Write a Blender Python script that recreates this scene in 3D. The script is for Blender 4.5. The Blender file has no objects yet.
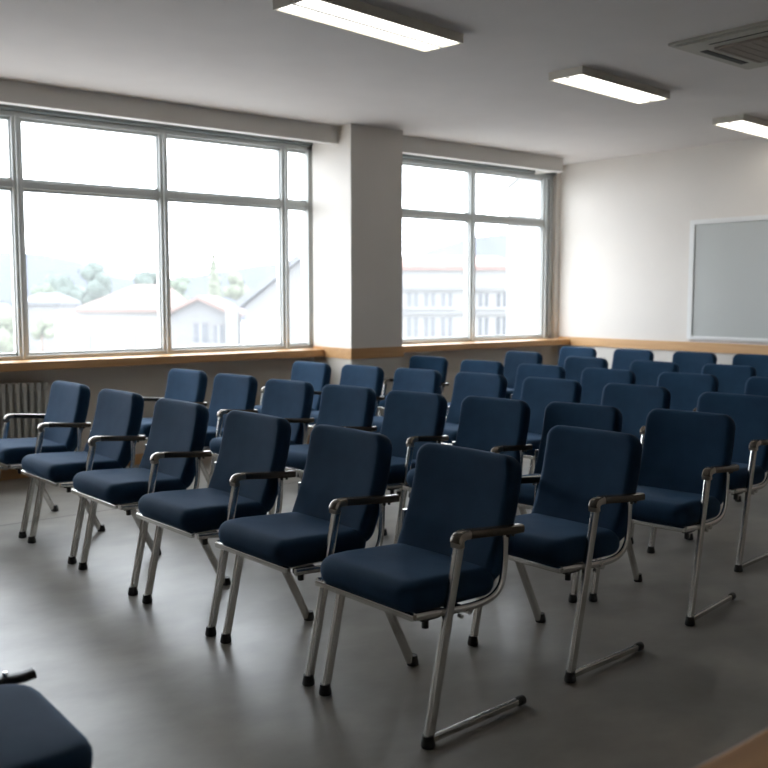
import bpy, bmesh, math, random
from mathutils import Vector, Matrix, noise
random.seed(7)
C = bpy.context.scene.collection
PI = math.pi

# ------------------------------------------------------------------ materials
def mat(name):
    m = bpy.data.materials.new(name); m.use_nodes = True
    nt = m.node_tree
    return m, nt, nt.nodes['Principled BSDF']

def plain(name, col, rough=.5, metal=0., bump=0., bscale=200., spec=.5, var=0., vscale=3.):
    m, nt, p = mat(name)
    p.inputs['Base Color'].default_value = (*col, 1)
    p.inputs['Roughness'].default_value = rough
    p.inputs['Metallic'].default_value = metal
    p.inputs['Specular IOR Level'].default_value = spec
    tc = nt.nodes.new('ShaderNodeTexCoord')
    if var > 0:
        n = nt.nodes.new('ShaderNodeTexNoise'); n.inputs['Scale'].default_value = vscale; n.inputs['Detail'].default_value = 5
        nt.links.new(tc.outputs['Object'], n.inputs['Vector'])
        r = nt.nodes.new('ShaderNodeMapRange')
        r.inputs['From Min'].default_value = .3; r.inputs['From Max'].default_value = .7
        r.inputs['To Min'].default_value = 1 - var; r.inputs['To Max'].default_value = 1 + var
        nt.links.new(n.outputs['Fac'], r.inputs['Value'])
        v = nt.nodes.new('ShaderNodeVectorMath'); v.operation = 'SCALE'
        v.inputs[0].default_value = col
        nt.links.new(r.outputs['Result'], v.inputs['Scale'])
        nt.links.new(v.outputs['Vector'], p.inputs['Base Color'])
    if bump > 0:
        n = nt.nodes.new('ShaderNodeTexNoise'); n.inputs['Scale'].default_value = bscale; n.inputs['Detail'].default_value = 3
        nt.links.new(tc.outputs['Object'], n.inputs['Vector'])
        b = nt.nodes.new('ShaderNodeBump'); b.inputs['Strength'].default_value = bump; b.inputs['Distance'].default_value = .002
        nt.links.new(n.outputs['Fac'], b.inputs['Height'])
        nt.links.new(b.outputs['Normal'], p.inputs['Normal'])
    return m

def wood(name, c1, c2, axis='X', scale=1.):
    m, nt, p = mat(name)
    tc = nt.nodes.new('ShaderNodeTexCoord'); mp = nt.nodes.new('ShaderNodeMapping')
    mp.inputs['Scale'].default_value = {'X': (1.2*scale, 22*scale, 22*scale), 'Y': (22*scale, 1.2*scale, 22*scale)}[axis]
    nt.links.new(tc.outputs['Object'], mp.inputs['Vector'])
    n = nt.nodes.new('ShaderNodeTexNoise'); n.inputs['Scale'].default_value = 1.5; n.inputs['Detail'].default_value = 6; n.inputs['Distortion'].default_value = .6
    nt.links.new(mp.outputs['Vector'], n.inputs['Vector'])
    r = nt.nodes.new('ShaderNodeValToRGB')
    r.color_ramp.elements[0].position = .3; r.color_ramp.elements[0].color = (*c1, 1)
    r.color_ramp.elements[1].position = .7; r.color_ramp.elements[1].color = (*c2, 1)
    nt.links.new(n.outputs['Fac'], r.inputs['Fac'])
    nt.links.new(r.outputs['Color'], p.inputs['Base Color'])
    p.inputs['Roughness'].default_value = .38
    return m

def fabric():
    m, nt, p = mat('navy_fabric')
    tc = nt.nodes.new('ShaderNodeTexCoord')
    n = nt.nodes.new('ShaderNodeTexNoise'); n.inputs['Scale'].default_value = 6; n.inputs['Detail'].default_value = 4
    nt.links.new(tc.outputs['Object'], n.inputs['Vector'])
    r = nt.nodes.new('ShaderNodeValToRGB')
    r.color_ramp.elements[0].position = .3; r.color_ramp.elements[0].color = (.0105, .036, .076, 1)
    r.color_ramp.elements[1].position = .75; r.color_ramp.elements[1].color = (.0155, .050, .099, 1)
    nt.links.new(n.outputs['Fac'], r.inputs['Fac'])
    nt.links.new(r.outputs['Color'], p.inputs['Base Color'])
    p.inputs['Roughness'].default_value = .8
    p.inputs['Specular IOR Level'].default_value = .16
    p.inputs['Sheen Weight'].default_value = .12
    p.inputs['Sheen Roughness'].default_value = .4
    p.inputs['Sheen Tint'].default_value = (.35, .6, 1, 1)
    w = nt.nodes.new('ShaderNodeTexNoise'); w.inputs['Scale'].default_value = 500
    nt.links.new(tc.outputs['Object'], w.inputs['Vector'])
    b = nt.nodes.new('ShaderNodeBump'); b.inputs['Strength'].default_value = .18; b.inputs['Distance'].default_value = .001
    nt.links.new(w.outputs['Fac'], b.inputs['Height']); nt.links.new(b.outputs['Normal'], p.inputs['Normal'])
    return m

def concrete():
    m, nt, p = mat('polished_concrete')
    L = nt.links.new
    tc = nt.nodes.new('ShaderNodeTexCoord')
    n1 = nt.nodes.new('ShaderNodeTexNoise'); n1.inputs['Scale'].default_value = .9; n1.inputs['Detail'].default_value = 4; n1.inputs['Roughness'].default_value = .45; n1.inputs['Distortion'].default_value = .0
    L(tc.outputs['Object'], n1.inputs['Vector'])
    r = nt.nodes.new('ShaderNodeValToRGB'); e = r.color_ramp.elements
    e[0].position = .25; e[0].color = (.18, .17, .152, 1)
    e[1].position = .78; e[1].color = (.335, .305, .262, 1)
    x = e.new(.52); x.color = (.256, .24, .212, 1)
    L(n1.outputs['Fac'], r.inputs['Fac'])
    # fine trowel mottling
    n2 = nt.nodes.new('ShaderNodeTexNoise'); n2.inputs['Scale'].default_value = 3.2; n2.inputs['Detail'].default_value = 6; n2.inputs['Roughness'].default_value = .55
    mp = nt.nodes.new('ShaderNodeMapping'); mp.inputs['Rotation'].default_value = (0, 0, .5); mp.inputs['Scale'].default_value = (1, 1.35, 1)
    L(tc.outputs['Object'], mp.inputs['Vector']); L(mp.outputs['Vector'], n2.inputs['Vector'])
    rr = nt.nodes.new('ShaderNodeMapRange'); rr.inputs['From Min'].default_value = .15; rr.inputs['From Max'].default_value = .85
    rr.inputs['To Min'].default_value = .72; rr.inputs['To Max'].default_value = 1.28
    L(n2.outputs['Fac'], rr.inputs['Value'])
    sc = nt.nodes.new('ShaderNodeVectorMath'); sc.operation = 'SCALE'
    L(r.outputs['Color'], sc.inputs[0]); L(rr.outputs['Result'], sc.inputs['Scale'])
    # a sawn joint running along X near the windows
    sp = nt.nodes.new('ShaderNodeSeparateXYZ'); L(tc.outputs['Object'], sp.inputs['Vector'])
    ms = nt.nodes.new('ShaderNodeMath'); ms.operation = 'SUBTRACT'; ms.inputs[1].default_value = 6.08; L(sp.outputs['Y'], ms.inputs[0])
    ma = nt.nodes.new('ShaderNodeMath'); ma.operation = 'ABSOLUTE'; L(ms.outputs[0], ma.inputs[0])
    ml = nt.nodes.new('ShaderNodeMath'); ml.operation = 'LESS_THAN'; ml.inputs[1].default_value = .007; L(ma.outputs[0], ml.inputs[0])
    mx = nt.nodes.new('ShaderNodeMixRGB'); mx.inputs['Color2'].default_value = (.05, .05, .05, 1)
    L(ml.outputs[0], mx.inputs['Fac']); L(sc.outputs['Vector'], mx.inputs['Color1'])
    L(mx.outputs['Color'], p.inputs['Base Color'])
    # gloss varies with wear
    n3 = nt.nodes.new('ShaderNodeTexNoise'); n3.inputs['Scale'].default_value = 1.6; n3.inputs['Detail'].default_value = 3; n3.inputs['Roughness'].default_value = .5
    L(tc.outputs['Object'], n3.inputs['Vector'])
    r3 = nt.nodes.new('ShaderNodeMapRange'); r3.inputs['From Min'].default_value = .1; r3.inputs['From Max'].default_value = .9
    r3.inputs['To Min'].default_value = .285; r3.inputs['To Max'].default_value = .45
    L(n3.outputs['Fac'], r3.inputs['Value']); L(r3.outputs['Result'], p.inputs['Roughness'])
    p.inputs['Specular IOR Level'].default_value = .44
    b = nt.nodes.new('ShaderNodeBump'); b.inputs['Strength'].default_value = .05; b.inputs['Distance'].default_value = .004
    L(n2.outputs['Fac'], b.inputs['Height']); L(b.outputs['Normal'], p.inputs['Normal'])
    return m

def emit(name, col, s):
    m = bpy.data.materials.new(name); m.use_nodes = True; nt = m.node_tree
    nt.nodes.clear()
    o = nt.nodes.new('ShaderNodeOutputMaterial'); e = nt.nodes.new('ShaderNodeEmission')
    e.inputs['Color'].default_value = (*col, 1); e.inputs['Strength'].default_value = s
    nt.links.new(e.outputs[0], o.inputs['Surface'])
    return m

def haze_veil_glass():  # outdoor haze put into the panes as a pale translucent veil
    m = bpy.data.materials.new('haze_veil_window_glass'); m.use_nodes = True; nt = m.node_tree
    nt.nodes.clear(); L = nt.links.new
    o = nt.nodes.new('ShaderNodeOutputMaterial')
    t = nt.nodes.new('ShaderNodeBsdfTransparent'); d = nt.nodes.new('ShaderNodeBsdfTranslucent'); g = nt.nodes.new('ShaderNodeBsdfGlossy')
    d.inputs['Color'].default_value = (.96, .97, .97, 1); g.inputs['Roughness'].default_value = .03
    tc = nt.nodes.new('ShaderNodeTexCoord'); n = nt.nodes.new('ShaderNodeTexNoise'); n.inputs['Scale'].default_value = 1.3; n.inputs['Detail'].default_value = 4
    L(tc.outputs['Object'], n.inputs['Vector'])
    r = nt.nodes.new('ShaderNodeMapRange'); r.inputs['To Min'].default_value = HAZE-.01; r.inputs['To Max'].default_value = HAZE+.01
    L(n.outputs['Fac'], r.inputs['Value'])
    a = nt.nodes.new('ShaderNodeMixShader'); b = nt.nodes.new('ShaderNodeMixShader')
    L(r.outputs['Result'], a.inputs['Fac']); L(t.outputs[0], a.inputs[1]); L(d.outputs[0], a.inputs[2])
    b.inputs['Fac'].default_value = .04; L(a.outputs[0], b.inputs[1]); L(g.outputs[0], b.inputs[2])
    L(b.outputs[0], o.inputs['Surface'])
    return m
HAZE = .07

M = dict(
    fabric=fabric(), floor=concrete(), glass=haze_veil_glass(),
    wall=plain('warm_white_paint', (.74, .70, .65), .6, bump=.08, bscale=90, var=.02, vscale=2),
    wall_low=plain('taupe_paint', (.60, .555, .49), .6, bump=.08, bscale=90, var=.03, vscale=2),
    ceil=plain('ceiling_paint', (.72, .685, .665), .85, bump=.05, bscale=60, var=.02),
    trim=plain('grey_trim_paint', (.72, .70, .66), .5),
    metal=plain('brushed_aluminium', (.66, .65, .63), .24, 1., bump=.05, bscale=400),
    frame=plain('grey_window_frame', (.54, .56, .55), .4, .05),
    black=plain('black_rubber', (.012, .012, .012), .45),
    arm=plain('dark_bronze_plastic', (.12, .10, .08), .22, .5),
    armcap=plain('bronze_metal_cap', (.38, .335, .28), .28, 1.),
    wood=wood('pale_oak', (.50, .27, .11), (.60, .35, .16)),
    woody=wood('pale_oak_back', (.56, .31, .13), (.66, .40, .19), 'Y'),
    desk=wood('honey_wood', (.46, .23, .08), (.58, .31, .12), 'X', .6),
    board=plain('whiteboard_enamel', (.47, .49, .475), .3),
    white=plain('white_frame', (.78, .78, .77), .4),
    lampw=plain('lamp_housing', (.62, .585, .51), .5),
    lamp=emit('fluorescent_tube_light', (1., .955, .86), 4.),
    ac=plain('air_conditioner_plastic', (.40, .38, .325), .5),
    acg=plain('air_conditioner_grille', (.22, .18, .145), .6),
    blind=plain('dark_blind_box', (.13, .15, .15), .5),
    rad=plain('radiator_enamel', (.50, .49, .45), .45),
    dark=plain('dark_slot', (.02, .02, .018), .8),
    hwall=plain('render_white', (.19, .19, .185), .9, var=.03, vscale=.4),
    hwall2=plain('render_grey', (.12, .12, .122), .9, var=.03, vscale=.4),
    roof=plain('pink_tile_roof', (.13, .085, .072), .9, var=.08, vscale=2),
    roofg=plain('grey_slate_roof', (.085, .088, .098), .9, var=.08, vscale=2),
    roofr=plain('red_tile_roof', (.16, .085, .07), .9, var=.08, vscale=2),
    win=plain('dark_house_window', (.04, .045, .055), .3),
    leaf=plain('leaf_green', (.075, .095, .065), .8, var=.25, vscale=1),
    leaf2=plain('leaf_dark_green', (.05, .068, .056), .8, var=.25, vscale=1),
    leaf3=plain('leaf_yellow_green', (.10, .112, .075), .8, var=.25, vscale=1),
    bark=plain('bark', (.12, .09, .07), .9),
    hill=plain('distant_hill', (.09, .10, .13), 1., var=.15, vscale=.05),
    ground=plain('outdoor_ground', (.32, .31, .30), 1., var=.2, vscale=.2),
)

# ------------------------------------------------------------------ mesh helpers
def obj(name, bm, m, parent=None, smooth=False):
    bmesh.ops.recalc_face_normals(bm, faces=bm.faces)
    me = bpy.data.meshes.new(name); bm.to_mesh(me); bm.free()
    me.materials.append(m)
    if smooth:
        for p in me.polygons: p.use_smooth = True
        try: me.set_sharp_from_angle(angle=math.radians(40))
        except Exception: pass
    o = bpy.data.objects.new(name, me); C.objects.link(o)
    if parent: o.parent = parent
    return o

def box(bm, x0, x1, y0, y1, z0, z1, bev=0.):
    r = bmesh.ops.create_cube(bm, size=1)
    bmesh.ops.scale(bm, vec=(x1-x0, y1-y0, z1-z0), verts=r['verts'])
    bmesh.ops.translate(bm, vec=((x0+x1)/2, (y0+y1)/2, (z0+z1)/2), verts=r['verts'])
    if bev > 0:
        ed = {e for v in r['verts'] for e in v.link_edges}
        bmesh.ops.bevel(bm, geom=list(ed), offset=bev, segments=2, affect='EDGES', profile=.5)
    return bm

def BOX(*a, **k): return box(bmesh.new(), *a, **k)

def sweep(bm, pts, rx, rz, n=10, sq=1., side=Vector((0, 1, 0))):
    """tube along pts; rx across the path in its bending plane, rz along `side`; sq<1 squarer"""
    rings = []
    P = [Vector(p) for p in pts]
    for i, p in enumerate(P):
        t = (P[min(i+1, len(P)-1)] - P[max(i-1, 0)]).normalized()
        s = (side - side.dot(t)*t).normalized()
        u = t.cross(s).normalized()
        ring = []
        for k in range(n):
            a = 2*PI*k/n + PI/n
            ca, sa = math.cos(a), math.sin(a)
            ca = math.copysign(abs(ca)**sq, ca); sa = math.copysign(abs(sa)**sq, sa)
            ring.append(bm.verts.new(p + u*rx*ca + s*rz*sa))
        rings.append(ring)
    for a, b in zip(rings, rings[1:]):
        for k in range(n):
            bm.faces.new((a[k], a[(k+1) % n], b[(k+1) % n], b[k]))
    bm.faces.new(rings[0][::-1]); bm.faces.new(rings[-1])
    return bm

def smooth_path(pts, it=2):
    P = [Vector(p) for p in pts]
    for _ in range(it):
        Q = [P[0]]
        for a, b in zip(P, P[1:]):
            Q += [a.lerp(b, .25), a.lerp(b, .75)]
        Q.append(P[-1]); P = Q
    return P

def cushion(w, d, t, R, r, crown=.006, n=7, k=5, deform=None):
    """upholstered pad in XY (d along x, w along y), thickness along z, corner radius R, edge radius r"""
    bm = bmesh.new()
    def outline(ins):
        hx, hy, rr = d/2-ins, w/2-ins, max(R-ins, .004)
        o = []
        for cx, cy, a0 in ((1, 1, 0), (-1, 1, PI/2), (-1, -1, PI), (1, -1, 1.5*PI)):
            for i in range(n):
                a = a0 + PI/2*i/(n-1)
                o.append((cx*(hx-rr)+rr*math.cos(a), cy*(hy-rr)+rr*math.sin(a)))
            # mid points of the straight side that follows
            nx, ny = {(1, 1): (-1, 1), (-1, 1): (-1, -1), (-1, -1): (1, -1), (1, -1): (1, 1)}[(cx, cy)]
            a = a0 + PI/2
            p = o[-1]; q = (nx*(hx-rr)+rr*math.cos(a), ny*(hy-rr)+rr*math.sin(a))
            for f in (.2, .4, .6, .8): o.append((p[0]+(q[0]-p[0])*f, p[1]+(q[1]-p[1])*f))
        return o
    prof = []
    for i in range(k+1):
        a = -PI/2 + PI/2*i/k
        prof.append((r-r*math.cos(a), -t/2+r+r*math.sin(a)))
    for i in range(k+1):
        a = PI/2*i/k
        prof.append((r-r*math.cos(a), t/2-r+r*math.sin(a)))
    rings = [[(x, y, z) for x, y in outline(ins)] for ins, z in prof]
    base = outline(r)
    top = [[(x*s, y*s, t/2+crown*(1-s*s)) for x, y in base] for s in (.9, .75, .55, .35, .15)]
    bot = [[(x*s, y*s, -t/2) for x, y in base] for s in (.15, .5, .8)]
    allr = bot + rings + top
    V = []
    for ring in allr:
        V.append([bm.verts.new(deform(*p) if deform else p) for p in ring])
    N = len(V[0])
    for a, b in zip(V, V[1:]):
        for i in range(N):
            bm.faces.new((a[i], a[(i+1) % N], b[(i+1) % N], b[i]))
    bm.faces.new(V[0][::-1]); bm.faces.new(V[-1])
    return bm

def lathe(bm, prof, org, n=12, axis=Vector((0, 0, 1))):
    q = Vector((0, 0, 1)).rotation_difference(axis).to_matrix()
    rings = [[bm.verts.new(Vector(org)+q@Vector((r*math.cos(2*PI*i/n), r*math.sin(2*PI*i/n), z))) for i in range(n)] for r, z in prof]
    for a, b in zip(rings, rings[1:]):
        for i in range(n): bm.faces.new((a[i], a[(i+1) % n], b[(i+1) % n], b[i]))
    bm.faces.new(rings[0][::-1]); bm.faces.new(rings[-1])
    return bm

def prism(pts2, y0, y1):
    """polygon in XZ extruded along Y"""
    bm = bmesh.new()
    a = [bm.verts.new((x, y0, z)) for x, z in pts2]; b = [bm.verts.new((x, y1, z)) for x, z in pts2]
    bm.faces.new(a); bm.faces.new(b[::-1])
    for i in range(len(a)):
        j = (i+1) % len(a); bm.faces.new((a[i], b[i], b[j], a[j]))
    return bm

def empty(name, loc=(0, 0, 0), rz=0.):
    o = bpy.data.objects.new(name, None); C.objects.link(o)
    o.location = loc; o.rotation_euler = (0, 0, rz); o.empty_display_size = .1
    return o
def thing(name, label, cat, loc=(0, 0, 0), rz=0., group=None):
    o = empty(name, loc, rz); o['label'] = label; o['category'] = cat
    if group: o['group'] = group
    return o
def struct(name, bm=None, m=None, label=None, **k):
    o = obj(name, bm, m, **k) if bm else empty(name)
    o['kind'] = 'structure'
    if label: o['label'] = label
    return o

# ------------------------------------------------------------------ the room
XL, XR, YB, YW, H = -3.6, 8.82, -3.2, 7.62, 3.03
struct('floor', BOX(XL-.2, XR+.2, YB-.2, YW+.3, -.2, 0), M['floor'], 'polished grey concrete floor')
struct('ceiling', BOX(XL-.2, XR+.2, YB-.2, YW+.3, H, H+.2), M['ceil'], 'flat pale grey ceiling')
bm = bmesh.new()
box(bm, XL, XR, YW, YW+.28, 0, .87)
struct('wall_window_lower', bm, M['wall_low'], 'taupe wall below the window sills')
bm = bmesh.new()
box(bm, XL, XR, YW, YW+.28, 2.96, H)
box(bm, XL, -.27, YW, YW+.28, .87, 2.96)
box(bm, 5.24, 5.92, YW, YW+.28, .87, 2.96)
box(bm, 8.75, XR, YW, YW+.28, .87, 2.96)
struct('wall_window', bm, M['wall'], 'off white wall around the windows')
bm = BOX(XR, XR+.2, YB, YW+.28, 0, H)
struct('wall_back', bm, M['wall'], 'off white wall carrying the whiteboard')
struct('wall_front', BOX(XL-.2, XL, YB, YW+.28, 0, H), M['wall'])
struct('wall_right', BOX(XL, XR, YB-.2, YB, 0, H), M['wall'])

# pillar between the windows (painted in two tones with a wooden band)
PX0, PX1, PY = 5.2, 5.82, 7.0
struct('pillar', BOX(PX0, PX1, PY, YW, .97, H), M['wall'], 'square off white pillar between the two windows')
struct('pillar_lower', BOX(PX0, PX1, PY, YW, 0, .87), M['wall_low'], 'taupe lower part of the pillar')
struct('trim_1', BOX(PX0-.012, PX1+.012, PY-.012, YW, .87, .97), M['wood'], 'pale wooden band around the pillar')
struct('trim_2', BOX(XR-.02, XR, YB, 7.6, .87, .97), M['woody'], 'pale wooden rail along the whiteboard wall')
# pelmets
for nm, x0, x1 in (('trim_3', XL, PX0), ('trim_4', PX1, 8.37)):
    bm = bmesh.new()
    box(bm, x0, x1, 7.2, 7.25, 2.885, H)
    box(bm, x0, x1, 7.19, 7.27, 2.87, 2.886)
    if x1 > 6: box(bm, x1-.012, x1, 7.25, YW, 2.885, H)
    struct(nm, bm, M['trim'], 'grey pelmet board above the '+('left' if x0 < 5 else 'right')+' window')
struct('baseboard_window', BOX(XL, 5.2, YW-.025, YW, 0, .09), M['wood'], 'pale wooden skirting under the left window')
struct('baseboard_back', BOX(XR-.02, XR, YB, YW-.03, 0, .09), M['woody'])

# windows
def window(n, x0, x1, mull, label):
    w = struct(n, label=label)
    zb, zt, ztr, yg = .95, 2.95, 2.34, 7.72
    # outer frame (extruded aluminium)
    f = bmesh.new()
    box(f, x0, x1, yg-.05, yg+.07, zb-.03, zb+.03, .006)
    box(f, x0, x1, yg-.05, yg+.07, zt-.09, zt, .006)
    box(f, x0, x0+.06, yg-.05, yg+.07, zb, zt, .006)
    box(f, x1-.06, x1, yg-.05, yg+.07, zb, zt, .006)
    obj('frame', f, M['frame'], w)
    for mx in mull:
        b = bmesh.new()
        box(b, mx-.04, mx+.04, yg-.045, yg+.065, zb, zt-.08, .008)
        box(b, mx-.012, mx+.012, yg-.07, yg-.04, zb, zt-.08, .004)
        obj('mullion', b, M['frame'], w)
    b = BOX(x0+.04, x1-.04, yg-.04, yg+.06, ztr-.03, ztr+.03, bev=.006)
    obj('transom', b, M['frame'], w)
    ed = [x0+.05]+list(mull)+[x1-.05]
    for a, c in zip(ed, ed[1:]):
        a += .04 if a in mull else 0; c -= .04 if c in mull else 0
        for z0, z1 in ((zb+.03, ztr-.03), (ztr+.03, zt-.09)):
            s = bmesh.new()   # slim sash round each pane
            for q in ((a, a+.012, z0, z1), (c-.012, c, z0, z1), (a, c, z0, z0+.02), (a, c, z1-.02, z1)):
                box(s, q[0], q[1], yg-.015, yg+.035, q[2], q[3])
            sh = obj('sash', s, M['frame'], w)
            g = bmesh.new()
            v = [g.verts.new(p) for p in ((a+.01, yg+.01, z0+.01), (c-.01, yg+.01, z0+.01), (c-.01, yg+.01, z1-.01), (a+.01, yg+.01, z1-.01))]
            g.faces.new(v)
            obj('pane', g, M['glass'], sh)
    obj('blind_box', BOX(x0+.01, x1-.01, yg-.11, yg-.052, 2.905, 2.955, bev=.008), M['blind'], w)
    return w
w1 = window('window_1', -.27, 5.24, (1.12, 2.42, 3.67, 4.92), 'wide grey framed window left of the pillar')
w2 = window('window_2', 5.92, 8.75, (6.14, 7.42, 8.62), 'grey framed window between pillar and whiteboard wall')
for w, x0, x1 in ((w1, XL, PX0-.012), (w2, PX1+.012, XR-.02)):
    s = obj('window_sill', BOX(x0, x1, 7.42, 7.69, .875, .945, bev=.008), M['wood'], w)
    s['label'] = 'pale wooden window sill'
    # opening reveal between sill and frame

# radiator
rad = thing('radiator', 'grey ribbed column radiator on the wall under the left window', 'radiator', (0, 0, 0))
for i in range(21):
    x = 1.42+i*.055
    bm = bmesh.new()
    sweep(bm, smooth_path([(x, 7.52, .12), (x, 7.50, .16), (x, 7.50, .72), (x, 7.52, .76)], 1), .02, .018, 8, .7, Vector((1, 0, 0)))
    sweep(bm, smooth_path([(x, 7.56, .12), (x, 7.575, .16), (x, 7.575, .72), (x, 7.56, .76)], 1), .02, .018, 8, .7, Vector((1, 0, 0)))
    box(bm, x-.022, x+.022, 7.485, 7.59, .70, .775, .01)
    box(bm, x-.022, x+.022, 7.485, 7.59, .10, .17, .01)
    obj('column', bm, M['rad'], rad, smooth=True)
obj('pipe', sweep(bmesh.new(), [(1.40, 7.54, .0), (1.40, 7.54, .13), (1.44, 7.54, .13)], .01, .01), M['rad'], rad)
obj('foot', BOX(1.5, 1.53, 7.5, 7.58, 0, .12), M['rad'], rad)
obj('foot', BOX(2.4, 2.43, 7.5, 7.58, 0, .12), M['rad'], rad)

# whiteboard
wb = thing('whiteboard', 'large blank whiteboard in a slim white frame on the far wall', 'whiteboard', (XR, 0, 0))
y0, y1, z0, z1 = 2.7, 5.80, 1.0, 2.26
obj('writing_surface', BOX(-.022, -.004, y0+.03, y1-.03, z0+.03, z1-.03), M['board'], wb)
b = bmesh.new()
box(b, -.035, 0, y0, y1, z1-.05, z1, .004); box(b, -.035, 0, y0, y1, z0, z0+.035, .004)
box(b, -.035, 0, y0, y0+.05, z0+.03, z1-.045, .004); box(b, -.035, 0, y1-.06, y1, z0+.03, z1-.045, .004)
obj('frame', b, M['white'], wb)

# ceiling lamps
def lamp(cx, cy, L, W, rz, label):
    t = thing('ceiling_light', label, 'ceiling light', (cx, cy, H), rz, 'fluorescent ceiling lights')
    h = .055
    b = bmesh.new()
    box(b, -L/2, L/2, -W/2, -W/2+.012, -h, 0); box(b, -L/2, L/2, W/2-.012, W/2, -h, 0)
    box(b, -L/2, -L/2+.012, -W/2+.012, W/2-.012, -h, 0); box(b, L/2-.012, L/2, -W/2+.012, W/2-.012, -h, 0)
    box(b, -L/2+.012, L/2-.012, -W/2+.012, W/2-.012, -.012, 0)
    obj('housing', b, M['lampw'], t)
    for s in (-1, 1):
        b = cushion(W/2-.02, L-.03, .03, .012, .01, .006)
        bmesh.ops.rotate(b, cent=(0, 0, 0), matrix=Matrix.Rotation(PI, 3, 'X'), verts=b.verts)
        bmesh.ops.translate(b, vec=(0, s*(W/4-.003), -h+.020), verts=b.verts)
        obj('diffuser', b, M['lamp'], t, smooth=True)
    obj('divider', BOX(-L/2+.012, L/2-.012, -.009, .009, -h-.001, -.012), M['white'], t)
lamp(3.37, 4.31, 1.22, .31, .125, 'long fluorescent ceiling light nearest the camera, above the front rows')
lamp(5.74, 4.48, 1.18, .28, .09, 'middle fluorescent ceiling light, between the nearest light and the far right light')
lamp(8.17, 4.70, 1.18, .29, .07, 'farthest fluorescent ceiling light, close to the whiteboard wall')

# air conditioner cassette
ac = thing('ceiling_air_conditioner', 'square beige air conditioner cassette set flush in the ceiling', 'air conditioner', (5.62, 3.13, H), .02)
b = bmesh.new()
box(b, -.47, .47, -.47, .47, -.018, 0, .006); box(b, -.44, .44, -.44, .44, -.03, -.016, .008)
obj('panel', b, M['ac'], ac)
obj('grille', BOX(-.27, .27, -.27, .27, -.045, -.028, bev=.006), M['acg'], ac)
for sx, sy in ((-1, 0), (1, 0), (0, -1), (0, 1)):
    if sx: bb = BOX(sx*.355-.006, sx*.355+.006, -.25, .25, -.033, -.028)
    else: bb = BOX(-.25, .25, sy*.355-.025, sy*.355+.025, -.033, -.028)
    obj('air_slot', bb, M['dark'], ac)
for k in range(8):
    y = -.24+k*.0686
    obj('louver', BOX(-.25, .25, y-.003, y+.003, -.047, -.044), M['acg'], ac)

# ------------------------------------------------------------------ chairs
YL, YR0 = .282, -.258      # left and right planes of the steel frame
def foot_cap(parent, x, y, dirv):
    b = bmesh.new()
    lathe(b, [(.023, 0), (.0245, .006), (.0225, .018), (.020, .028), (.019, .038)], (x, y, 0), 14)
    return obj('foot_cap', b, M['black'], parent, smooth=True)

def leg(parent, p0, p1, y):
    a = Vector((p0[0], y, p0[1])); c = Vector((p1[0], y, p1[1]))
    d = (c-a).normalized()
    a2 = a + d*.02
    o = obj('leg', sweep(bmesh.new(), [a2, c], .0175, .0135, 12, .6), M['metal'], parent, smooth=True)
    foot_cap(o, p0[0]+.003, y, d)
    return o

RAIL = [(-.045, .438), (.08, .428), (.20, .415), (.31, .418), (.365, .452), (.382, .52), (.385, .635)]
def side_rail(parent, y, top):
    pts = RAIL if top else RAIL[:-1]+[(.384, .56)]
    pth = smooth_path([(x, y, z) for x, z in pts], 2)
    return obj('side_rail', sweep(bmesh.new(), pth, .0125, .009, 10, .7), M['metal'], parent, smooth=True)

def armrest(parent, y, z=.0):
    pth = smooth_path([(.128, y, .640+z), (.134, y, .664+z), (.160, y, .674+z), (.26, y, .664+z), (.40, y, .650+z), (.447, y, .648+z)], 2)
    a = obj('armrest', sweep(bmesh.new(), pth[3:], .0155, .022, 12, .55), M['arm'], parent, smooth=True)
    cap = sweep(bmesh.new(), smooth_path([(.135, y, .636+z), (.132, y, .658+z), (.146, y, .671+z), (.178, y, .672+z)], 2), .0145, .0235, 12, .5)
    c = obj('front_cap', cap, M['armcap'], a, smooth=True); c['label'] = 'bronze metal cap on the front of the armrest'
    for x in (.385, .41):
        obj('bolt', lathe(bmesh.new(), [(.006, 0), (.006, .018)], (x, y, .626+z), 8), M['black'], a)
    return a

def seat_deform(x, y, z):
    # x,y,z from cushion(); put in chair space and droop the front, dish the middle
    X = x + .145
    f = (x + .21)/.42                         # 0 front .. 1 back
    top = (z > 0)
    Z = .487 + z
    if top:
        Z += .012 - .028*f - .018*max(0, .25-f)**1.0*2
        Z -= .006*math.cos(min(1, abs(y)/.24)*PI/2)*math.sin(PI*min(1, max(0, f)))
    else:
        Z += .002 - .018*f + .01*max(0, .15-f)
    return (X, y, Z)

def back_deform(x, y, z):
    # x: height axis, y: width, z: thickness (front positive)
    h = x + .23                               # 0..0.46 along the back
    lean = .288 + .29*h + .10*math.sin(PI*min(1, max(0, h/.46)))*.22
    curve = .018*(y/.24)**2                   # wraps gently around the sitter
    up = .462 + .935*h
    return (lean + (-z)*.95 - curve + .055, y, up + z*.30*.9)

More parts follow.
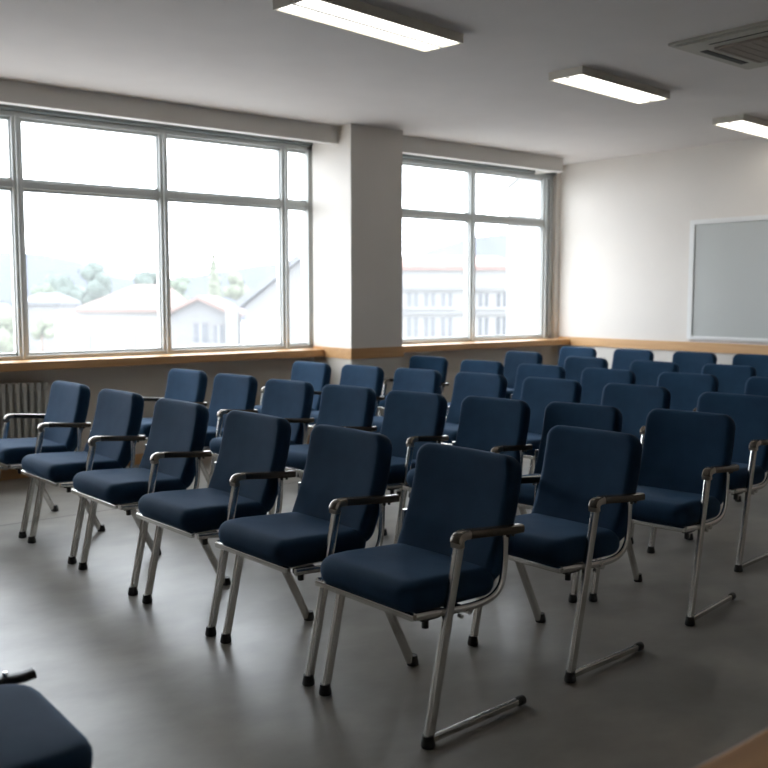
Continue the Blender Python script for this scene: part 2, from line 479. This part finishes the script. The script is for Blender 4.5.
def make_chair(name, left_arm=False, right_arm=True, runner=False, wide=False):
    t = empty(name)
    YR = YR0 - (.037 if wide else 0)
    obj('seat', cushion(.50, .44, .102, .07, .046, .004, deform=seat_deform), M['fabric'], t, smooth=True)
    obj('backrest', cushion(.49, .46, .084, .062, .032, .008, deform=back_deform), M['fabric'], t, smooth=True)
    # seat frame: front bar, cross tubes and tray under the cushion
    b = bmesh.new()
    box(b, -.056, -.036, -.245, .262, .424, .446, .004)
    sweep(b, [(.20, YR, .405), (.20, YL, .405)], .011, .011, 8, side=Vector((1, 0, 0)))
    box(b, -.02, .33, -.225, .225, .4325, .438)
    obj('seat_frame', b, M['metal'], t, smooth=False)
    b = bmesh.new()
    box(b, .0, .085, -.235, -.20, .405, .432, .006)
    lathe(b, [(.012, 0), (.012, .03)], (.03, -.215, .378), 10)
    obj('bracket', b, M['black'], t)
    # left side (towards the windows)
    side_rail(t, YL-.02, True)
    if left_arm:
        leg(t, (0, 0), (.142, .645), YL); armrest(t, YL)
    else:
        leg(t, (0, 0), (.095, .43), YL)
    leg(t, (.43, 0), (.225, .415), YL-.012)
    # right side
    side_rail(t, YR+.012, True)
    if right_arm:
        lg = leg(t, (0, 0), (.142, .645), YR); armrest(t, YR)
        obj('bolt', lathe(bmesh.new(), [(.008, 0), (.008, .016)], (.155, YR-.004, .398), 8, Vector((0, 1, 0))), M['metal'], lg)
    else:
        leg(t, (0, 0), (.095, .43), YR)
    if runner:
        r = obj('floor_runner', sweep(bmesh.new(), [(.015, YR, .021), (.455, YR, .019)], .0125, .0125, 10, .7), M['metal'], t, smooth=True)
        obj('end_cap', lathe(bmesh.new(), [(.0165, 0), (.0175, .006), (.0175, .03), (.013, .036)], (.445, YR, .0185), 12, Vector((1, 0, 0))), M['black'], r, smooth=True)
    return t

def copy_tree(o, parent=None):
    c = o.copy(); C.objects.link(c); c.parent = parent
    for ch in list(o.children): copy_tree(ch, c)
    return c

protos = {}
def place(kind, x, y, rz, label, group):
    kw = dict(mid={}, end=dict(runner=True), first=dict(left_arm=True), front_mid=dict(wide=True), front_first=dict(wide=True, left_arm=True), lone=dict(left_arm=True, runner=True))[kind]
    if kind in protos: t = copy_tree(protos[kind])
    else: t = protos[kind] = make_chair('padded_armchair', **kw)
    t.location = (x, y, 0); t.rotation_euler = (0, 0, rz)
    t['label'] = label; t['category'] = 'chair'; t['group'] = group; t.scale = (1, 1, 1)
    return t

ordn = ['first', 'second', 'third', 'fourth', 'fifth', 'sixth', 'seventh', 'eighth']
# rows: chair front-foot x, centre y (from the aisle end towards the windows), rotation
R1 = [(1.905, 2.435), (1.875, 3.12), (1.835, 3.81), (1.80, 4.54), (1.765, 5.26), (1.73, 5.99)]
R3 = [(3.54, 2.53), (3.38, 3.06), (3.23, 3.55), (3.10, 4.07), (3.02, 4.63), (2.94, 5.19), (2.89, 5.82), (2.83, 6.45)]
R4 = [(4.46, 2.85), (4.48, 3.56), (4.42, 4.21), (4.35, 4.83), (4.25, 5.42), (4.14, 5.98), (4.04, 6.57)]
R5 = [(5.65, 3.25), (5.53, 3.89), (5.42, 4.52), (5.35, 5.15), (5.32, 5.81), (5.34, 6.54)]
R6 = [(6.54, 4.19), (6.44, 4.84), (6.42, 5.57), (6.60, 6.52)]
R7 = [(8.02, 4.76), (7.88, 5.35), (7.78, 6.02), (7.70, 6.70)]
rows = [(R1, .052, 'front row', 'chairs of the front row'),
        (R3, .15, 'long third row', 'chairs of the third row'),
        (R4, .10, 'fourth row', 'chairs of the fourth row'),
        (R5, .08, 'fifth row', 'chairs of the fifth row'),
        (R6, .04, 'sixth row', 'chairs of the sixth row'),
        (R7, .10, 'back row', 'chairs of the back row')]
for pts, rz, rn, grp in rows:
    n = len(pts)
    for i, (x, y) in enumerate(pts):
        k = 'end' if i == 0 and rn in ('front row', 'long third row', 'fourth row') else ('first' if i == n-1 else 'mid')
        if rn == 'front row' and k != 'end': k = 'front_'+k
        if k == 'end':
            lab = 'navy padded chair with a floor runner at the aisle end of the %s' % rn
        elif i == n-1:
            lab = 'navy padded chair closest to the windows in the %s' % rn
        else:
            lab = 'navy padded chair, %s from the window end of the %s' % (ordn[n-1-i], rn)
        if rn == 'back row': lab += ', by the whiteboard wall'
        place(k, x, y, rz, lab, grp).scale.y = {'front row': 1, 'long third row': .9}.get(rn, .95)
place('lone', 2.67, 2.47, .05, 'lone navy chair between the aisle ends of front row and third row', 'chair standing alone in the second row').scale.y = .93

# the chair in the near left corner, facing the other way, with a low black armrest
t = thing('padded_chair', 'cropped navy chair in the near left corner facing the rows', 'chair', (.70, 2.07, 0), PI)
obj('seat', cushion(.50, .46, .088, .10, .04, .006, deform=lambda x, y, z: (x+.215, y, .472+z)), M['fabric'], t, smooth=True)
obj('backrest', cushion(.475, .46, .082, .06, .03, .008, deform=back_deform), M['fabric'], t, smooth=True)
a = obj('armrest', sweep(bmesh.new(), smooth_path([(-.035, -.275, .50), (.0, -.275, .495), (.2, -.275, .51), (.40, -.275, .515)], 1), .011, .020, 12, .6), M['black'], t, smooth=True)
a['label'] = 'black armrest'
obj('bolt', lathe(bmesh.new(), [(.007, 0), (.006, .02)], (.035, -.275, .50), 8), M['metal'], a)
for y in (-.275, .262):
    leg(t, (.05, 0), (.12, .425), y)
    leg(t, (.45, 0), (.30, .425), y)
    pth = smooth_path([(.02, y*.91, .425), (.2, y*.91, .415), (.36, y*.91, .42), (.40, y*.91, .48), (.405, y*.91, .60)], 2)
    obj('side_rail', sweep(bmesh.new(), pth, .0125, .009, 10, .7), M['metal'], t, smooth=True)
obj('seat_frame', BOX(.0, .34, -.25, .25, .412, .43), M['metal'], t)

# ------------------------------------------------------------------ wooden table in the near right corner
tb = thing('wooden_table', 'honey coloured wooden table top cropped by the near right corner', 'table', (0, 0, 0), 0)
obj('table_top', BOX(.55, 2.6, .08, .755, .715, .75, bev=.006), M['desk'], tb)
for x in (.65, 2.5):
    for y in (.16, .69):
        obj('leg', sweep(bmesh.new(), [(x, y, 0), (x, y, .715)], .02, .02, 8, .5), M['metal'], tb)

# ------------------------------------------------------------------ outside
GZ = -7.
ORZ = math.atan((1557-384)/937.) - PI/2     # the street outside runs at an angle to the room
def U(px, D): return (px-384)/933.*D
def Z(py, D): return 1.45+(297-py)/933.*D
def OUT(u, D): return Matrix.Rotation(ORZ, 3, 'Z') @ Vector((u, D, 0))
struct('ground', BOX(-150, 420, 8.6, 480, GZ-.3, GZ), M['ground'], 'ground outside far below the windows')

def outthing(name, label, cat, px, D):
    t = thing(name, label, cat, OUT(U(px, D), D), ORZ); t.location.z = 0
    return t
def hip_roof(x0, x1, y0, y1, ze, zr, over=.5, hl=3., hr=3.):
    bm = bmesh.new()
    x0 -= over; x1 += over; y0 -= over; y1 += over
    ym = (y0+y1)/2
    v = [bm.verts.new(p) for p in ((x0, y0, ze), (x1, y0, ze), (x1, y1, ze), (x0, y1, ze), (x0+hl, ym, zr), (x1-hr, ym, zr),
                                   (x0, y0, ze-.25), (x1, y0, ze-.25), (x1, y1, ze-.25), (x0, y1, ze-.25))]
    for f in ((0, 1, 5, 4), (1, 2, 5), (2, 3, 4, 5), (3, 0, 4), (6, 7, 1, 0), (7, 8, 2, 1), (8, 9, 3, 2), (9, 6, 0, 3), (9, 8, 7, 6)):
        bm.faces.new([v[i] for i in f])
    return bm
def house_window(parent, x0, x1, y, z0, z1):
    w = obj('house_window', BOX(x0, x1, y-.05, y+.05, z0, z1), M['win'], parent)
    b = bmesh.new()
    box(b, (x0+x1)/2-.06, (x0+x1)/2+.06, y-.1, y-.05, z0, z1); box(b, x0-.15, x1+.15, y-.2, y-.05, z0-.15, z0)
    obj('glazing_bar', b, M['hwall'], w)
def L_(px, D, p0): return U(px, D)-U(p0, D)      # local x from a bearing

D = 70; h = outthing('house', 'white house with a pinkish hipped roof seen through the left window', 'house', 55, D)
obj('wall', BOX(0, L_(166, D, 55), 0, 8, GZ, Z(311, D)), M['hwall'], h)
obj('roof', hip_roof(L_(84, D, 55), L_(166, D, 55), 0, 8, Z(310, D)+.1, Z(284, D), .5, 3.4, 1.2), M['roof'], h)
house_window(h, L_(87, D, 55), L_(91, D, 55), 0, Z(352, D), Z(334, D))
house_window(h, L_(133, D, 55), L_(136, D, 55), 0, Z(352, D), Z(335, D))

D = 62; h = outthing('house', 'pale gabled house with two small windows, seen in the left window beside its second mullion', 'house', 172, D)
w_ = L_(228, D, 172)
obj('wall', prism([(0, GZ), (w_, GZ), (w_, Z(314, D)), (w_/2, Z(300, D)), (0, Z(314, D))], 0, 6), M['hwall2'], h)
obj('roof', prism([(-.6, Z(317, D)), (w_/2, Z(300, D)), (w_+.6, Z(317, D)), (w_+.6, Z(314, D)), (w_/2, Z(296, D)), (-.6, Z(314, D))], -.5, 6.4), M['roof'], h)
house_window(h, L_(194, D, 172), L_(208, D, 172), 0, Z(343, D), Z(323, D)); house_window(h, L_(214, D, 172), L_(224, D, 172), 0, Z(343, D), Z(325, D))
obj('chimney', BOX(L_(230, D, 172), L_(242, D, 172), -1.6, -.8, GZ, Z(309, D)), M['hwall'], h)

D = 56; h = outthing('house', 'tall grey house with a steep sloping roof right beside the pillar', 'house', 246, D)
w_ = L_(345, D, 246)
obj('wall', prism([(0, GZ), (w_, GZ), (w_, Z(262, D)), (L_(300, D, 246), Z(262, D)), (0, Z(306, D))], 0, 7), M['hwall2'], h)
obj('roof', prism([(-.4, Z(308, D)), (L_(300, D, 246), Z(261, D)), (w_+.3, Z(261, D)), (w_+.3, Z(256, D)), (L_(297, D, 246), Z(256, D)), (-.6, Z(303, D))], -.5, 7.4), M['roofg'], h)

D = 60; h = outthing('apartment_block', 'pale block with a red roof band and rows of windows in the right window', 'building', 380, D)
w_ = L_(513, D, 380)
obj('wall', BOX(0, w_, 0, 8, GZ, Z(268, D)), M['hwall'], h)
obj('roof', hip_roof(0, w_, 0, 8, Z(268, D)+.1, Z(254, D), .4, 1, 1), M['roofr'], h)
obj('cornice', BOX(-.2, w_+.2, -.35, -.01, Z(290, D), Z(287, D)), M['hwall2'], h)
obj('cornice', BOX(-.2, w_+.2, -.3, -.01, Z(314, D), Z(311, D)), M['hwall2'], h)
for p0, p1 in ((407, 418), (424, 435), (441, 452), (478, 488), (496, 506)):
    house_window(h, L_(p0, D, 380), L_(p1, D, 380), 0, Z(307, D), Z(293, D)); house_window(h, L_(p0, D, 380), L_(p1, D, 380), 0, Z(337, D), Z(317, D))

D = 50; h = outthing('tower_building', 'tall plain white building at the right edge of the right window', 'building', 518, D)
obj('wall', BOX(0, 3.2, 0, 5, GZ, Z(180, D)), M['hwall'], h)
obj('parapet', BOX(-.12, 3.32, -.12, 5.12, Z(180, D), Z(178, D)), M['hwall'], h)

D = 84; h = outthing('shed', 'low building with a bluish roof left of the white house', 'building', 22, D)
obj('wall', BOX(0, L_(60, D, 22), 0, 5, GZ, Z(303, D)), M['hwall2'], h)
obj('roof', hip_roof(0, L_(60, D, 22), 0, 5, Z(303, D)+.1, Z(293, D), .3, 1, 1), M['roofg'], h)

def tree(px, D, top, rpx, m, label, cone=False, n=900):
    rad_ = rpx/933.*D; topz = Z(top, D)
    l = OUT(U(px, D), D)
    t = thing('tree', label, 'tree', (l.x, l.y, GZ), 0, 'trees outside the windows')
    hgt = topz-GZ
    obj('trunk', lathe(bmesh.new(), [(.3, 0), (.2, hgt*.4), (.06, hgt*.85)], (0, 0, 0), 10), M['bark'], t, smooth=True)
    bm = bmesh.new()
    rnd = random.Random(int(px*31+D))
    blobs = []
    for i in range(16):
        if cone:
            f = i/15; c = Vector((0, 0, hgt*(.35+.62*f))); r = rad_*(1.05-f)*.8+.15
        else:
            a = rnd.uniform(0, 2*PI); q = rnd.uniform(0, .7)*rad_
            zc = hgt-rad_*.5-rnd.random()*rad_*1.5
            c = Vector((q*math.cos(a), q*math.sin(a), zc)); r = rad_*rnd.uniform(.35, .55)
        blobs.append((c, r))
        s = bmesh.ops.create_icosphere(bm, subdivisions=2, radius=r*.86)
        for v in s['verts']:
            v.co *= 1+.25*noise.noise(v.co*1.2+Vector((i, px, D)))
            v.co += c
    for i in range(n):
        c, r = rnd.choice(blobs)
        d = Vector((rnd.gauss(0, 1), rnd.gauss(0, 1), rnd.gauss(0, 1))).normalized()
        p = c+d*r*rnd.uniform(.8, 1.1)
        u = d.orthogonal().normalized(); w = d.cross(u); a = rnd.uniform(0, PI)
        u, w = u*math.cos(a)+w*math.sin(a)+d*rnd.uniform(-.5, .5), w*math.cos(a)-u*math.sin(a)
        s = rnd.uniform(.06, .12)*rad_
        bm.faces.new([bm.verts.new(p+u*s), bm.verts.new(p+w*s*.6), bm.verts.new(p-u*s), bm.verts.new(p-w*s*.6)])
    me = bpy.data.meshes.new('foliage'); bm.to_mesh(me); bm.free(); me.materials.append(M[m])
    o = bpy.data.objects.new('foliage', me); C.objects.link(o); o.parent = t
tree(3, 42, 300, 26, 'leaf3', 'pale green bushy tree at the lower left edge of the left window')
tree(42, 50, 313, 12, 'leaf3', 'small light green tree against the left end of the white house')
tree(66, 118, 268, 22, 'leaf2', 'leftmost of the dark trees behind the white house')
tree(97, 104, 259, 22, 'leaf2', 'tallest dark tree behind the white house')
tree(48, 98, 279, 14, 'leaf', 'mid green tree above the bluish roof')
tree(146, 110, 268, 18, 'leaf2', 'dark tree behind the ridge of the pinkish roof')
tree(180, 130, 272, 14, 'leaf', 'green tree just right of the second window mullion')
tree(215, 88, 253, 19, 'leaf3', 'pointed pale conifer above the gabled house', cone=True)
tree(238, 100, 262, 17, 'leaf3', 'round pale tree beside the pointed conifer')

def hill(name, D, pts, m, depth, label):
    b = prism([(U(pts[0][0], D), GZ)]+[(U(a, D), Z(c, D)) for a, c in pts]+[(U(pts[-1][0], D), GZ)], D, D+depth)
    o = obj(name, b, M[m]); o['kind'] = 'structure'; o['label'] = label; o.rotation_euler.z = ORZ
hill('distant_hill', 330, [(-160, 262), (-60, 250), (0, 252), (40, 254), (80, 262), (115, 277), (150, 282), (200, 275), (260, 265), (310, 262), (400, 264), (430, 250), (470, 238), (520, 233), (570, 236), (640, 250)], 'hill', 60, 'long low hill on the horizon')

# ------------------------------------------------------------------ light
W = bpy.data.worlds.new('World'); bpy.context.scene.world = W; W.use_nodes = True
nt = W.node_tree; bg = nt.nodes['Background']
tc = nt.nodes.new('ShaderNodeTexCoord'); sp = nt.nodes.new('ShaderNodeSeparateXYZ'); nt.links.new(tc.outputs['Generated'], sp.inputs[0])
r = nt.nodes.new('ShaderNodeValToRGB'); nt.links.new(sp.outputs['Z'], r.inputs['Fac'])
r.color_ramp.elements[0].color = (.89, .94, 1., 1); r.color_ramp.elements[1].color = (.85, .93, 1, 1)
nt.links.new(r.outputs['Color'], bg.inputs['Color'])
bg.inputs['Strength'].default_value = 9.

# ------------------------------------------------------------------ camera
f = 933.
yaw = math.atan((1557-384)/937.); pitch = math.atan(87/933.)
cam = bpy.data.cameras.new('camera'); co = bpy.data.objects.new('camera', cam); C.objects.link(co)
cam.sensor_width = 36; cam.lens = f/768*36; cam.clip_start = .05; cam.clip_end = 500
co.location = (0, 0, 1.45)
co.rotation_euler = (PI/2-pitch, 0, yaw-PI/2)
cam.dof.use_dof = True; cam.dof.focus_distance = 3.8; cam.dof.aperture_fstop = 2.8
S = bpy.context.scene
S.camera = co
S.view_settings.view_transform = 'Standard'; S.view_settings.look = 'None'
S.view_settings.gamma = 1; S.view_settings.use_curve_mapping = False
S.view_settings.exposure = .18
S.cycles.use_denoising = True
S.cycles.max_bounces = 10; S.cycles.diffuse_bounces = 6; S.cycles.transparent_max_bounces = 12
S.cycles.sample_clamp_indirect = 8
S.cycles.caustics_reflective = False; S.cycles.caustics_refractive = False
